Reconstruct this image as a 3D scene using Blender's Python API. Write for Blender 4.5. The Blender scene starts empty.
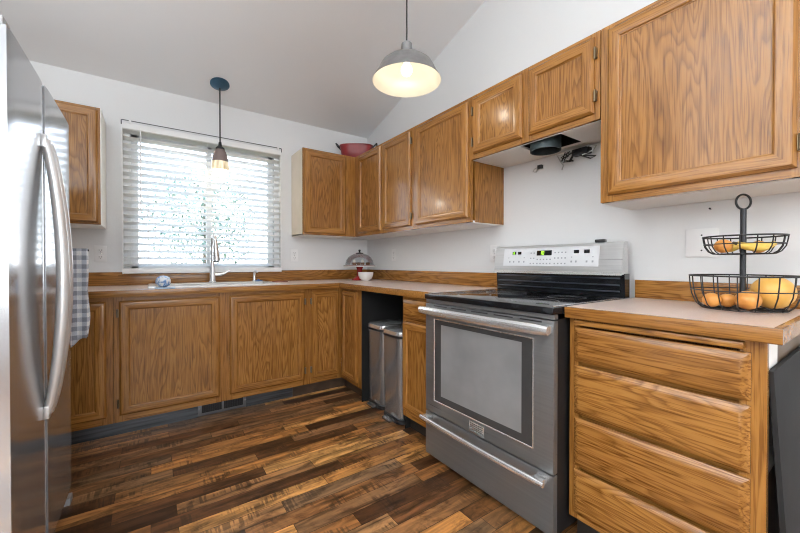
import bpy, bmesh, math, random
from mathutils import Vector, Matrix
random.seed(4)
PI = math.pi
SC = bpy.context.scene
COL = SC.collection

# ------------------------------------------------------------------ camera, sky, lights, exposure
cam_d = bpy.data.cameras.new('camera'); cam = bpy.data.objects.new('camera', cam_d); COL.objects.link(cam)
cam_d.sensor_width = 36; cam_d.lens = 354.7/800*36; cam_d.clip_start = .02
cam.location = (0, 0, 1.08); cam.rotation_euler = (math.radians(90-.522), 0, math.radians(-35.035))
SC.camera = cam
SC.view_settings.view_transform = 'Standard'; SC.view_settings.look = 'None'
SC.view_settings.gamma = 1; SC.view_settings.use_curve_mapping = False
SC.view_settings.exposure = 0.30
try:
    SC.cycles.use_denoising = True; SC.cycles.denoising_prefilter = 'ACCURATE'; SC.cycles.filter_width = 1.1; SC.cycles.max_bounces = 7; SC.cycles.sample_clamp_indirect = 6
    SC.cycles.caustics_reflective = False; SC.cycles.caustics_refractive = False
except Exception: pass

W = bpy.data.worlds.new('sky'); SC.world = W; W.use_nodes = True
wn = W.node_tree.nodes; wl = W.node_tree.links
bg = wn['Background']; tc = wn.new('ShaderNodeTexCoord'); sp = wn.new('ShaderNodeSeparateXYZ'); rp = wn.new('ShaderNodeValToRGB')
wl.new(tc.outputs['Generated'], sp.inputs[0]); wl.new(sp.outputs['Z'], rp.inputs[0]); wl.new(rp.outputs[0], bg.inputs[0])
rp.color_ramp.elements[0].position = 0; rp.color_ramp.elements[0].color = (.95, .97, 1, 1)
rp.color_ramp.elements[1].position = .55; rp.color_ramp.elements[1].color = (.42, .64, 1, 1)
bg.inputs[1].default_value = 7.0

def area(name, loc, rot, sx, sy, power, col=(1, 1, 1)):
    d = bpy.data.lights.new(name, 'AREA'); d.shape = 'RECTANGLE'; d.size = sx; d.size_y = sy; d.energy = power; d.color = col
    o = bpy.data.objects.new(name, d); COL.objects.link(o); o.location = loc; o.rotation_euler = rot
    return o
# added fill lights inside the closed walls, standing in for daylight behind and left
area('fill_behind', (-.6, -2.9, 1.75), (math.radians(90), 0, 0), 3.2, 2.0, 92, (.93, .97, 1))
area('fill_left', (-2.9, -.9, 1.7), (math.radians(90), 0, math.radians(-90)), 2.6, 1.8, 10, (.97, .98, 1))
area('fill_up_at_ceiling', (-1.3, .1, 1.85), (math.radians(180-4), math.radians(-24), 0), 1.0, 1.0, 170, (.93, .97, 1))  # unseen upward fill, added to brighten the ceiling

portal = area('window_portal', (.4, 3.50, 1.56), (math.radians(-90), 0, 0), 1.10, 1.08, 1)   # guides the sky light in through the back window
portal.data.cycles.is_portal = True

# ------------------------------------------------------------------ mesh helpers
class MB:
    def __init__(s): s.bm = bmesh.new()
    def box(s, x0, x1, y0, y1, z0, z1, bev=0, mi=0):
        x0, x1 = sorted((x0, x1)); y0, y1 = sorted((y0, y1)); z0, z1 = sorted((z0, z1))
        b = bmesh.new()
        vs = [b.verts.new(p) for p in ((x0,y0,z0),(x1,y0,z0),(x1,y1,z0),(x0,y1,z0),(x0,y0,z1),(x1,y0,z1),(x1,y1,z1),(x0,y1,z1))]
        for f in ((3,2,1,0),(4,5,6,7),(0,1,5,4),(1,2,6,5),(2,3,7,6),(3,0,4,7)): b.faces.new([vs[i] for i in f])
        if bev: bmesh.ops.bevel(b, geom=b.edges[:], offset=bev, segments=2, affect='EDGES', profile=.6)
        for f in b.faces: f.material_index = mi
        return s.join(b)
    def join(s, b, M=None):
        m = bpy.data.meshes.new('t'); b.to_mesh(m); b.free()
        if M is not None: m.transform(M)
        s.bm.from_mesh(m); bpy.data.meshes.remove(m); return s
    def prism(s, poly, fn, a, b_, mi=0):
        lo = [s.bm.verts.new(fn(p[0], p[1], a)) for p in poly]; hi = [s.bm.verts.new(fn(p[0], p[1], b_)) for p in poly]
        n = len(poly); fs = [s.bm.faces.new(lo[::-1]), s.bm.faces.new(hi)]
        for i in range(n): fs.append(s.bm.faces.new((lo[i], lo[(i+1) % n], hi[(i+1) % n], hi[i])))
        for f in fs: f.material_index = mi
        return s
    def tube(s, pts, r, seg=8, closed=False, cap=True):
        pts = [Vector(p) for p in pts]; n = len(pts); rs = r if isinstance(r, (list, tuple)) else [r]*n
        up = None; rings = []
        for i, p in enumerate(pts):
            if closed: t = pts[(i+1) % n]-pts[i-1]
            else: t = pts[min(i+1, n-1)]-pts[max(i-1, 0)]
            t.normalize()
            if up is None: up = t.orthogonal().normalized()
            else:
                up = up - t*up.dot(t)
                up = up.normalized() if up.length > 1e-6 else t.orthogonal().normalized()
            w = t.cross(up)
            rings.append([s.bm.verts.new(p+(up*math.cos(2*PI*k/seg)+w*math.sin(2*PI*k/seg))*rs[i]) for k in range(seg)])
        for i in range(n if closed else n-1):
            A, B = rings[i], rings[(i+1) % n]
            if closed and i == n-1:   # align the seam
                o = min(range(seg), key=lambda q: (A[0].co-B[q].co).length); B = B[o:]+B[:o]
            for k in range(seg): s.bm.faces.new((A[k], A[(k+1) % seg], B[(k+1) % seg], B[k]))
        if not closed and cap:
            s.bm.faces.new(rings[0][::-1]); s.bm.faces.new(rings[-1])
        return s
    def cyl(s, a, b, r, seg=20): return s.tube([a, b], r, seg)
    def ring(s, c, R, r, seg=32, ts=6, ax='z'):
        f = {'z': lambda a: (c[0]+R*math.cos(a), c[1]+R*math.sin(a), c[2])}[ax] if isinstance(ax, str) else (lambda a: tuple(Vector(c)+Vector(ax[0])*R*math.cos(a)+Vector(ax[1])*R*math.sin(a)))
        return s.tube([f(2*PI*k/seg) for k in range(seg)], r, ts, True)
    def lathe(s, prof, c, seg=40, sx=1, sy=1, M=None):
        rings = []
        for r, z in prof:
            if r < 1e-5: rings.append([s.bm.verts.new((c[0], c[1], c[2]+z))])
            else: rings.append([s.bm.verts.new((c[0]+r*sx*math.cos(2*PI*k/seg), c[1]+r*sy*math.sin(2*PI*k/seg), c[2]+z)) for k in range(seg)])
        for A, B in zip(rings, rings[1:]):
            for k in range(seg):
                a0, a1 = A[k % len(A)], A[(k+1) % len(A)]; b0, b1 = B[k % len(B)], B[(k+1) % len(B)]
                q = []
                for v in (a0, a1, b1, b0):
                    if v not in q: q.append(v)
                if len(q) > 2:
                    try: s.bm.faces.new(q)
                    except ValueError: pass
        if M is not None: pass
        return s
    def xf(s, M): s.bm.transform(M); return s

def obj(name, mb, mats, parent=None, smooth=True, fix=True):
    bm = mb.bm
    if fix: bmesh.ops.recalc_face_normals(bm, faces=bm.faces[:])
    me = bpy.data.meshes.new(name); 
    o = bpy.data.objects.new(name, me)
    org = Vector((0, 0, 0)); p = parent
    while p is not None: org += p.location; p = p.parent
    if parent is None and len(bm.verts):
        xs = [v.co for v in bm.verts]
        org = Vector(((min(v.x for v in xs)+max(v.x for v in xs))/2, (min(v.y for v in xs)+max(v.y for v in xs))/2, min(v.z for v in xs)))
        o.location = org
    bm.transform(Matrix.Translation(-org))
    bm.to_mesh(me); bm.free()
    for m in (mats if isinstance(mats, (list, tuple)) else [mats]): me.materials.append(m)
    if smooth:
        me.polygons.foreach_set('use_smooth', [True]*len(me.polygons))
        me.set_sharp_from_angle(angle=.6)
    COL.objects.link(o)
    if parent is not None: o.parent = parent
    return o
def pieces(name, mb, mats, parent=None, **k):
    """every separate piece of the mesh becomes a part of its own"""
    bm = mb.bm; seen = set(); out = []
    for v in list(bm.verts):
        if v in seen: continue
        st = [v]; comp = []; seen.add(v)
        while st:
            q = st.pop(); comp.append(q)
            for e in q.link_edges:
                w = e.other_vert(q)
                if w not in seen: seen.add(w); st.append(w)
        idx = {q: i for i, q in enumerate(comp)}; mm = MB()
        nv = [mm.bm.verts.new(q.co) for q in comp]; cs = set(comp)
        for f in {f for q in comp for f in q.link_faces}:
            g = mm.bm.faces.new([nv[idx[q]] for q in f.verts]); g.material_index = f.material_index
        out.append(obj(name, mm, mats, parent, **k))
    bm.free(); return out
def thing(name, label, cat, loc, group=None):
    o = bpy.data.objects.new(name, None); COL.objects.link(o); o.location = loc; o.empty_display_size = .05
    o['label'] = label; o['category'] = cat
    if group: o['group'] = group
    return o
def tag(o, label, cat, group=None):
    o['label'] = label; o['category'] = cat
    if group: o['group'] = group
    return o
def struct(name, mb, mats, **k):
    o = obj(name, mb, mats, **k); o['kind'] = 'structure'; return o
def copy_tree(root, loc, label, rot=None):
    r = root.copy(); COL.objects.link(r); r.location = loc; r['label'] = label
    if rot: r.rotation_euler = rot
    for ch in list(root.children):
        c = ch.copy(); COL.objects.link(c); c.parent = r
        for g in list(ch.children):
            d = g.copy(); COL.objects.link(d); d.parent = c
    return r

# ------------------------------------------------------------------ materials
class NT:
    def __init__(s, name):
        s.m = bpy.data.materials.new(name); s.m.use_nodes = True; s.t = s.m.node_tree; s.n = s.t.nodes; s.b = s.n['Principled BSDF']
    def new(s, ty, **k):
        n = s.n.new('ShaderNode'+ty)
        for a, v in k.items(): setattr(n, a, v)
        return n
    def link(s, a, b): s.t.links.new(a, b)
    def math(s, op, a, b=None, c=None):
        n = s.new('Math', operation=op)
        for i, q in enumerate((a, b, c)):
            if q is None: continue
            if hasattr(q, 'links'): s.link(q, n.inputs[i])
            else: n.inputs[i].default_value = q
        return n.outputs[0]
    def ramp(s, fac, stops, interp='LINEAR'):
        n = s.new('ValToRGB'); cr = n.color_ramp; cr.interpolation = interp
        while len(cr.elements) < len(stops): cr.elements.new(.5)
        for e, (p, c) in zip(cr.elements, stops): e.position = p; e.color = (*c, 1) if len(c) == 3 else c
        s.link(fac, n.inputs[0]); return n.outputs[0]
    def mix(s, fac, a, b, mode='MIX'):
        n = s.new('Mix', data_type='RGBA', blend_type=mode)
        for sock, q in ((n.inputs[0], fac), (n.inputs[6], a), (n.inputs[7], b)):
            if hasattr(q, 'links'): s.link(q, sock)
            else: sock.default_value = q if not isinstance(q, tuple) or len(q) == 4 else (*q, 1)
        return n.outputs[2]
    def coords(s, scale=(1, 1, 1), rand=0, rot=(0, 0, 0)):
        tc = s.new('TexCoord'); v = tc.outputs['Object']
        if rand:
            oi = s.new('ObjectInfo'); a = s.new('VectorMath', operation='ADD'); mu = s.math('MULTIPLY', oi.outputs['Random'], rand)
            s.link(v, a.inputs[0]); s.link(mu, a.inputs[1]); v = a.outputs[0]
        mp = s.new('Mapping'); mp.inputs['Scale'].default_value = scale; mp.inputs['Rotation'].default_value = rot
        s.link(v, mp.inputs[0]); return mp.outputs[0]
    def noise(s, vec, scale=1, detail=2, dist=0, rough=.5):
        n = s.new('TexNoise'); n.inputs['Scale'].default_value = scale; n.inputs['Detail'].default_value = detail
        n.inputs['Distortion'].default_value = dist; n.inputs['Roughness'].default_value = rough
        s.link(vec, n.inputs['Vector']); return n.outputs['Fac']
    def bump(s, h, strength=.2, dist=.002):
        n = s.new('Bump'); n.inputs['Strength'].default_value = strength; n.inputs['Distance'].default_value = dist
        s.link(h, n.inputs['Height']); s.link(n.outputs[0], s.b.inputs['Normal'])
    def set(s, **k):
        for a, v in k.items():
            sock = s.b.inputs[a.replace('_', ' ')]
            if hasattr(v, 'links'): s.link(v, sock)
            else: sock.default_value = (*v, 1) if isinstance(v, tuple) and len(v) == 3 else v
        return s
def plain(name, col, rough=.5, metal=0, noise=0, nscale=8, **k):
    t = NT(name)
    if noise:
        f = t.noise(t.coords(), nscale, 3)
        c = t.ramp(f, [(.3, tuple(x*(1-noise) for x in col)), (.7, tuple(min(1, x*(1+noise)) for x in col))])
        t.set(Base_Color=c)
    else: t.set(Base_Color=col)
    t.set(Roughness=rough, Metallic=metal, **k); return t.m
def oak(name, axis, lines=32, deep=.72, ac=5.6, al=.62):
    t = NT(name)
    sc = [ac, ac, ac]; sc[axis] = al
    n = t.noise(t.coords(tuple(sc), 23), 1, 3.0, .35, .48)
    fr = t.math('FRACT', t.math('MULTIPLY', n, lines))
    def d(c): return tuple(b+(a-b)*deep for a, b in zip(c, (.355, .162, .037)))
    col = t.ramp(fr, [(0, d((.175, .069, .013))), (.18, d((.25, .106, .022))), (.45, d((.355, .162, .037))), (.80, d((.39, .182, .043))), (.93, d((.29, .129, .028))), (1, d((.18, .071, .014)))])
    sp_ = [210, 210, 210]; sp_[axis] = 6
    por = t.noise(t.coords(tuple(sp_), 11), 1, 2, 0, .6)
    col = t.mix(1.0, col, t.ramp(por, [(.36, (.58, .50, .42)), (.50, (1, 1, 1))]), 'MULTIPLY')
    sb = [2.2, 2.2, 2.2]; sb[axis] = .5
    big = t.noise(t.coords(tuple(sb), 7), 1, 1)
    col = t.mix(1.0, col, t.ramp(big, [(.3, (.84, .79, .72)), (.7, (1.08, 1.08, 1.06))]), 'MULTIPLY')
    t.set(Base_Color=col, Roughness=.27); t.b.inputs['Coat Weight'].default_value = .28; t.b.inputs['Coat Roughness'].default_value = .12; t.b.inputs['Specular IOR Level'].default_value = .35; t.bump(por, .12, .0006)
    return t.m
OX, OY, OZ = oak('oak_grain_x', 0), oak('oak_grain_y', 1), oak('oak_grain_z', 2)
FX_, FY_, FZ_ = oak('oak_frame_x', 0, 14, .4, 9, .5), oak('oak_frame_y', 1, 14, .4, 9, .5), oak('oak_frame_z', 2, 14, .4, 9, .5)
def steel(name, col, rough, axis, metal=1.0):
    t = NT(name); sc = [120, 120, 120]; sc[axis] = 2
    n = t.noise(t.coords(tuple(sc)), 1, 2)
    t.set(Base_Color=t.ramp(n, [(.3, tuple(x*.93 for x in col)), (.7, tuple(min(1, x*1.05) for x in col))]), Metallic=metal,
          Roughness=t.math('MULTIPLY_ADD', n, .10, rough-.05)); t.bump(n, .02, .0003)
    return t.m
def wallpaint(name, col):
    t = NT(name); v = t.coords()
    n = t.noise(v, 90, 3); t.bump(n, .25, .002)
    n2 = t.noise(v, 1.5, 2)
    t.set(Base_Color=t.ramp(n2, [(.3, tuple(x*.985 for x in col)), (.7, col)]), Roughness=.65); return t.m
WALL = wallpaint('wall_paint', (.76, .768, .772)); CEIL = wallpaint('ceiling_paint', (.85, .86, .87))
WHITE = plain('white_trim', (.82, .82, .82), .4, noise=.02)
MELA = plain('white_melamine', (.86, .84, .80), .45, noise=.02, nscale=5)
STEEL_V = plain('brushed_steel_upright', (.50, .51, .53), .16, .75)
STEEL_Y = steel('brushed_steel_across', (.19, .19, .19), .30, 1, .55)
STEELB_Y = steel('console_steel', (.60, .60, .60), .3, 1, .7)
STEELBIN = steel('bin_steel', (.36, .37, .38), .24, 2, .75)
CHROME = plain('satin_chrome', (.76, .77, .78), .22, .75, noise=.02)
BLACK = plain('black_gloss', (.008, .009, .011), .07, noise=.1)
BLACKM = plain('black_matte', (.010, .010, .011), .5, noise=.1)
DARKM = plain('dark_metal', (.03, .03, .033), .4, .6, noise=.1)
HINGE = plain('antique_hinge_metal', (.16, .12, .07), .35, .9, noise=.2)
def laminate():
    t = NT('countertop_laminate'); v = t.coords()
    n = t.noise(v, 260, 2); n2 = t.noise(v, 6, 2)
    c = t.ramp(n, [(.3, (.62, .475, .41)), (.7, (.76, .61, .53))]); c = t.mix(.2, c, t.ramp(n2, [(.3, (.64, .49, .42)), (.7, (.76, .61, .54))]))
    t.set(Base_Color=c, Roughness=.28); return t.m
LAM = laminate()
def floor_mat():
    t = NT('plank_floor'); v = t.coords()
    br = t.new('TexBrick'); br.offset = .37; br.offset_frequency = 2; br.squash = 1.35; br.squash_frequency = 3
    for k, q in (('Scale', 1), ('Mortar Size', .0011), ('Mortar Smooth', .1), ('Bias', 0), ('Brick Width', .62), ('Row Height', .084)): br.inputs[k].default_value = q
    br.inputs['Color1'].default_value = (0, 0, 0, 1); br.inputs['Color2'].default_value = (1, 1, 1, 1); br.inputs['Mortar'].default_value = (.5, .5, .5, 1)
    t.link(v, br.inputs['Vector'])
    r = br.outputs['Color']
    base = t.ramp(r, [(0, (.050, .022, .011)), (.22, (.13, .055, .022)), (.45, (.26, .112, .036)), (.62, (.21, .125, .066)), (.8, (.42, .185, .052)), (1, (.58, .31, .105))])
    # grain follows each plank: shift the noise by the plank's own value
    ad = t.new('VectorMath', operation='ADD'); mul = t.new('VectorMath', operation='SCALE'); mul.inputs['Scale'].default_value = 31
    t.link(r, mul.inputs[0]); t.link(v, ad.inputs[0]); t.link(mul.outputs[0], ad.inputs[1])
    mp = t.new('Mapping'); mp.inputs['Scale'].default_value = (2.2, 26, 1); t.link(ad.outputs[0], mp.inputs[0])
    g = t.noise(mp.outputs[0], 1, 5, .7, .62)
    col = t.mix(1.0, base, t.ramp(g, [(.30, (.22, .20, .18)), (.5, (.95, .95, .95)), (.70, (1.7, 1.62, 1.5))]), 'MULTIPLY')
    m2 = t.new('Mapping'); m2.inputs['Scale'].default_value = (5, 9, 1); t.link(ad.outputs[0], m2.inputs[0])
    pat = t.noise(m2.outputs[0], 1, 2, .3)
    m3 = t.new('Mapping'); m3.inputs['Scale'].default_value = (95, 6, 1); m3.inputs['Rotation'].default_value = (0, 0, .25); t.link(ad.outputs[0], m3.inputs[0])
    saw = t.noise(m3.outputs[0], 1, 1)
    sawf = t.math('MULTIPLY', t.ramp(saw, [(.46, (1, 1, 1)), (.54, (0, 0, 0))]), t.ramp(pat, [(.52, (0, 0, 0)), (.62, (.6, .6, .6))]))
    col = t.mix(sawf, col, (.028, .016, .009))
    m4 = t.new('Mapping'); m4.inputs['Scale'].default_value = (7, 16, 1); t.link(ad.outputs[0], m4.inputs[0])
    blot = t.noise(m4.outputs[0], 1, 5, .6, .68)
    col = t.mix(1.0, col, t.ramp(blot, [(.34, (.40, .36, .33)), (.50, (1, 1, 1)), (.70, (1.25, 1.2, 1.12))]), 'MULTIPLY')
    col = t.mix(br.outputs['Fac'], col, (.012, .007, .004))
    t.set(Base_Color=col, Roughness=t.math('MULTIPLY_ADD', g, .18, .24)); t.bump(g, .12, .001); return t.m
FLOOR = floor_mat()
def glassmat(name, col=(1, 1, 1), rough=0, ior=1.45):
    t = NT(name); t.set(Base_Color=col, Roughness=rough, IOR=ior); t.b.inputs['Transmission Weight'].default_value = 1; return t.m
def thin_glass(name, refl=1.0, tintc=(1, 1, 1)):
    t = NT(name); tr = t.new('BsdfTransparent'); tr.inputs[0].default_value = (*tintc, 1); gl = t.new('BsdfGlossy'); gl.inputs['Roughness'].default_value = .02
    fr = t.new('Fresnel'); fr.inputs[0].default_value = 1.45; mx = t.new('MixShader')
    t.link(t.math('MULTIPLY', fr.outputs[0], refl), mx.inputs[0]); t.link(tr.outputs[0], mx.inputs[1]); t.link(gl.outputs[0], mx.inputs[2])
    t.link(mx.outputs[0], t.n['Material Output'].inputs[0]); return t.m
def slatmat():
    t = NT('blind_slat_vinyl'); df = t.new('BsdfDiffuse'); df.inputs[0].default_value = (.92, .92, .91, 1)
    tl = t.new('BsdfTranslucent'); tl.inputs[0].default_value = (.94, .94, .92, 1); mx = t.new('MixShader'); mx.inputs[0].default_value = .68
    t.link(df.outputs[0], mx.inputs[1]); t.link(tl.outputs[0], mx.inputs[2]); t.link(mx.outputs[0], t.n['Material Output'].inputs[0]); return t.m
SLAT = slatmat()
def emit(name, col, st):
    t = NT(name); t.set(Base_Color=col, Emission_Color=col, Emission_Strength=st); t.m.cycles.emission_sampling = 'NONE'; return t.m

# ------------------------------------------------------------------ room shell
XR, YB = 1.932, 3.376
ZC, SL = 2.437, .295
XL, YF = -1.10, -3.0
XLO = -3.0                                   # the room widens to the left in front of the refrigerator
WX0, WX1, WZ0, WZ1 = -.125, .938, 1.035, 2.085
def ceil_z(y): return ZC+SL*(YB-y)
struct('floor', MB().box(XLO-.1, XR+.1, YF-.1, YB+.1, -.1, 0), FLOOR)
m = MB()
m.prism([(YF-.1, ceil_z(YF-.1)), (YB+.1, ceil_z(YB+.1)), (YB+.1, ceil_z(YB+.1)+.1), (YF-.1, ceil_z(YF-.1)+.1)], lambda a, b, c: (c, a, b), XLO-.1, XR+.1)
struct('ceiling', m, CEIL)
m = MB()
m.box(XL-.1, WX0, YB, YB+.1, 0, ZC+.02); m.box(WX1, XR+.1, YB, YB+.1, 0, ZC+.02)
m.box(WX0, WX1, YB, YB+.1, 0, WZ0); m.box(WX0, WX1, YB, YB+.1, WZ1, ZC+.02)
struct('wall_back', m, WALL)
def side_wall(name, x0, x1, y0, y1):
    mm = MB(); mm.prism([(y0, 0), (y1, 0), (y1, ceil_z(y1)+.02), (y0, ceil_z(y0)+.02)], lambda a, b, c: (c, a, b), x0, x1)
    return struct(name, mm, WALL)
side_wall('wall_right', XR, XR+.1, YF, YB)
side_wall('wall_left', XL-.1, XL, 1.30, YB)
struct('wall_left_return', MB().box(XLO, XL-.1, 1.30, 1.40, 0, ceil_z(1.4)), WALL)
side_wall('wall_left_far', XLO-.1, XLO, YF, 1.40)
struct('wall_front', MB().box(XLO-.1, XR+.1, YF-.1, YF, 0, ceil_z(YF)+.02), WALL)

# window in the back wall
wi = bpy.data.objects.new('window_1', None); COL.objects.link(wi); wi.location = ((WX0+WX1)/2, YB, WZ0); wi['kind'] = 'structure'
m = MB(); fw = .045
for a in ((WX0, WX0+fw, WZ0, WZ1), (WX1-fw, WX1, WZ0, WZ1), (WX0, WX1, WZ0, WZ0+fw), (WX0, WX1, WZ1-fw, WZ1), ((WX0+WX1)/2-.02, (WX0+WX1)/2+.02, WZ0, WZ1)):
    m.box(a[0], a[1], YB+.05, YB+.09, a[2], a[3], .003)
obj('window_frame', m, WHITE, wi)
obj('window_pane', MB().box(WX0+fw, WX1-fw, YB+.068, YB+.072, WZ0+fw, WZ1-fw), thin_glass('window_glass'), wi)

# outside the window
GRASS = plain('lawn', (.10, .17, .04), .9, noise=.4, nscale=5)
LEAF = plain('leaf_green', (.16, .24, .09), .6, noise=.35, nscale=3); LEAFD = plain('leaf_blue_green', (.10, .15, .10), .6, noise=.35, nscale=3)
BARK = plain('bark', (.13, .09, .06), .9, noise=.3)
g = struct('ground_outside', MB().box(-9, 9, YB+.11, 18, -.62, -.5), GRASS)
def tree(x, y, h, r, mat, label, n=900):
    t = thing('garden_tree', label, 'tree', (x, y, -.5), 'garden trees outside the window')
    obj('trunk', MB().tube([(x, y, -.5), (x+.05, y, h*.4), (x, y, h*.75)], [.14, .1, .05], 8), BARK, t)
    b = MB(); rr = random.Random(int(x*100)+7)
    for i in range(n):
        a, u, q = rr.uniform(0, 2*PI), rr.uniform(-1, 1), rr.random()**.4
        s_ = math.sqrt(1-u*u)*r*q
        p = Vector((x+s_*math.cos(a), y+s_*math.sin(a), h*.62-.2+u*h*.42*q)); L = rr.uniform(.06, .11)
        d1 = Vector((rr.gauss(0, 1), rr.gauss(0, 1), rr.gauss(0, 1))).normalized(); d2 = d1.orthogonal().normalized()
        b.bm.faces.new([b.bm.verts.new(p+d1*L), b.bm.verts.new(p+d2*L*.45), b.bm.verts.new(p-d1*L), b.bm.verts.new(p-d2*L*.45)])
    obj('foliage', b, mat, t, smooth=False, fix=False)
tree(-1.9, 11.2, 4.0, 1.7, LEAFD, 'blue-green garden tree seen through the left of the blind', 2600)
tree(1.6, 14.6, 4.6, 1.9, LEAFD, 'blue-green garden tree seen through the middle of the blind', 2600)
tree(5.0, 11.6, 4.4, 2.0, LEAF, 'green garden tree seen through the right of the blind', 2600)

# horizontal blind
bx0, bx1, by = -.176, .987, 3.335
bl = thing('window_blind', 'white horizontal slat blind covering the window above the sink', 'blind', ((bx0+bx1)/2, by, 1.0))
obj('head_rail', MB().box(bx0+.006, bx1-.006, by-.026, YB, 2.075, 2.118, .002), WHITE, bl)
m = MB(); m.tube([(bx0+.001, by-.03, 2.100), (bx0+.001, by-.03, 2.130), (bx0+.004, by-.03, 2.134), (bx1-.004, by-.03, 2.134), (bx1-.001, by-.03, 2.130), (bx1-.001, by-.03, 2.100)], .0035, 6)
o = obj('head_rail_rim', m, plain('rim_grey', (.10, .10, .11), .4, .5, noise=.05), bl); o['label'] = 'thin dark grey rim around the head rail'
m = MB()
for q in (.045, .972): m.box(bx0+q*(bx1-bx0)-.007, bx0+q*(bx1-bx0)+.007, by-.038, by-.030, 2.112, 2.140, .002)
pieces('valance_clip', m, WHITE, bl)
m = MB(); n = 20; pitch = (2.064-1.066)/(n-1); ang = math.radians(-20)
for i in range(n):
    zc = 1.066+i*pitch; w2, t2 = .0265, .0013
    poly = []
    for k in range(7):
        s_ = -w2+2*w2*k/6; crown = .0028*(1-(s_/w2)**2)
        poly.append((s_, crown))
    pl = [(a, b+t2) for a, b in poly]+[(a, b-t2) for a, b in poly[::-1]]
    ca, sa = math.cos(ang), math.sin(ang)
    pl = [(by+.008+a*ca-b*sa, zc+a*sa+b*ca) for a, b in pl]      # room-side edge up
    m.prism(pl, lambda a, b, c: (c, a, b), bx0+.008, bx1-.008)
obj('slats', m, SLAT, bl)
obj('bottom_rail', MB().box(bx0, bx1, by-.024, by+.03, 1.003, 1.042, .004), WHITE, bl)
m = MB()
for xs in (bx0+.16, (bx0+bx1)/2-.02, bx1-.16):
    for yy in (by-.020, by+.036): m.tube([(xs, yy, 1.02), (xs, yy, 2.08)], .0011, 5)
pieces('ladder_cord', m, WHITE, bl)
m = MB(); m.tube([(bx0+.115, by-.036, 2.09), (bx0+.115, by-.036, 1.45)], .0042, 8)
obj('tilt_wand', m, WHITE, bl)
m = MB()
for x in (bx0, bx1-.006): m.box(x, x+.006, by-.02, YB, 1.0, 2.10)
pieces('side_channel', m, WHITE, bl)

# ------------------------------------------------------------------ cabinets
def P(run, face):                             # u across, v up, w out of the face
    if run == 'b': return lambda u, v, w: (u, face-w, v)
    return lambda u, v, w: (face-w, u, v)
def ring_panel(mb, fn, u0, u1, v0, v1, prof, fill, horiz=1):
    loops = []
    for d, w in prof:
        loops.append([mb.bm.verts.new(fn(*p, w)) for p in ((u0+d, v0+d), (u1-d, v0+d), (u1-d, v1-d), (u0+d, v1-d))])
    for A, B in zip(loops, loops[1:]):
        for k in range(4):
            f = mb.bm.faces.new((A[k], A[(k+1) % 4], B[(k+1) % 4], B[k])); f.material_index = horiz if k in (0, 2) else 0
    f = mb.bm.faces.new(loops[0][::-1]) if prof[0][1] == 0 else None
    if fill: mb.bm.faces.new(loops[-1])
    return mb
def hmat(run): return FX_ if run == 'b' else FY_
def door(cab, run, face, u0, u1, v0, v1, hinge=None, sw=.056):
    fn = P(run, face); m = MB()
    prof = [(0, 0), (0, .009), (.004, .013), (.010, .0195), (.013, .020), (sw-.010, .020), (sw-.006, .018), (sw-.003, .0125), (sw, .0115), (sw, .003)]
    ring_panel(m, fn, u0, u1, v0, v1, prof, False)
    d = obj('door', m, [FZ_, hmat(run)], cab)
    pm = MB(); pm.prism([(u0+sw-.004, v0+sw-.004), (u1-sw+.004, v0+sw-.004), (u1-sw+.004, v1-sw+.004), (u0+sw-.004, v1-sw+.004)], fn, .003, .0085)
    obj('panel', pm, OZ, d)
    if hinge:
        uh = u0-.006 if hinge == 'lo' else u1+.006
        for vv in (v0+.075, v1-.075):
            h = MB(); h.prism([(uh-.006, vv-.022), (uh+.006, vv-.022), (uh+.006, vv+.022), (uh-.006, vv+.022)], fn, .0005, .014)
            a, b = fn(uh, vv-.026, .014), fn(uh, vv+.026, .014); h.cyl(a, b, .0045, 8)
            o = obj('hinge', h, HINGE, d)
    return d
def drawer(cab, run, face, u0, u1, v0, v1, name='drawer'):
    m = MB(); prof = [(0, 0), (0, .008), (.003, .010), (.020, .0195), (.023, .020)]
    ring_panel(m, P(run, face), u0, u1, v0, v1, prof, True, 0)
    return obj(name, m, OX if run == 'b' else OY, cab)
def frame(cab, run, face, u0, u1, v0, v1, stiles, rails, th=.019):
    """face frame; stiles: (u0,u1) upright members; rails: (v0,v1) members"""
    fn = P(run, face); m = MB()
    for a, b in stiles: m.prism([(a, v0), (b, v0), (b, v1), (a, v1)], fn, 0, -th, 0)
    for a, b in rails: m.prism([(u0+.001, a), (u1-.001, a), (u1-.001, b), (u0+.001, b)], fn, -.0004, -th+.001, 1)
    return obj('face_frame', m, [FZ_, hmat(run)], cab)

UD = .313; UZ0, UZ1 = 1.336, 2.104
YU = YB-UD; XU = XR-UD                         # face planes of wall cabinets
YBF = YB-.6; XBF = XR-.6                       # face planes of base cabinets
BZ0, BZ1 = .10, .876
G = .0015
def shell(cab, x0, x1, y0, y1, z0, z1, skip=(), mats=None, name='carcass'):
    t = .016; m = MB()
    if 'x0' not in skip: m.box(x0, x0+t, y0, y1, z0, z1)
    if 'x1' not in skip: m.box(x1-t, x1, y0, y1, z0, z1)
    if 'y0' not in skip: m.box(x0+t, x1-t, y0, y0+t, z0, z1)
    if 'y1' not in skip: m.box(x0+t, x1-t, y1-t, y1, z0, z1)
    if 'z1' not in skip: m.box(x0+t, x1-t, y0+t*('y0' not in skip), y1-t*('y1' not in skip), z1-t, z1)
    return obj(name, m, mats or OZ, cab)

UG = 'oak wall cabinets'
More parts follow.
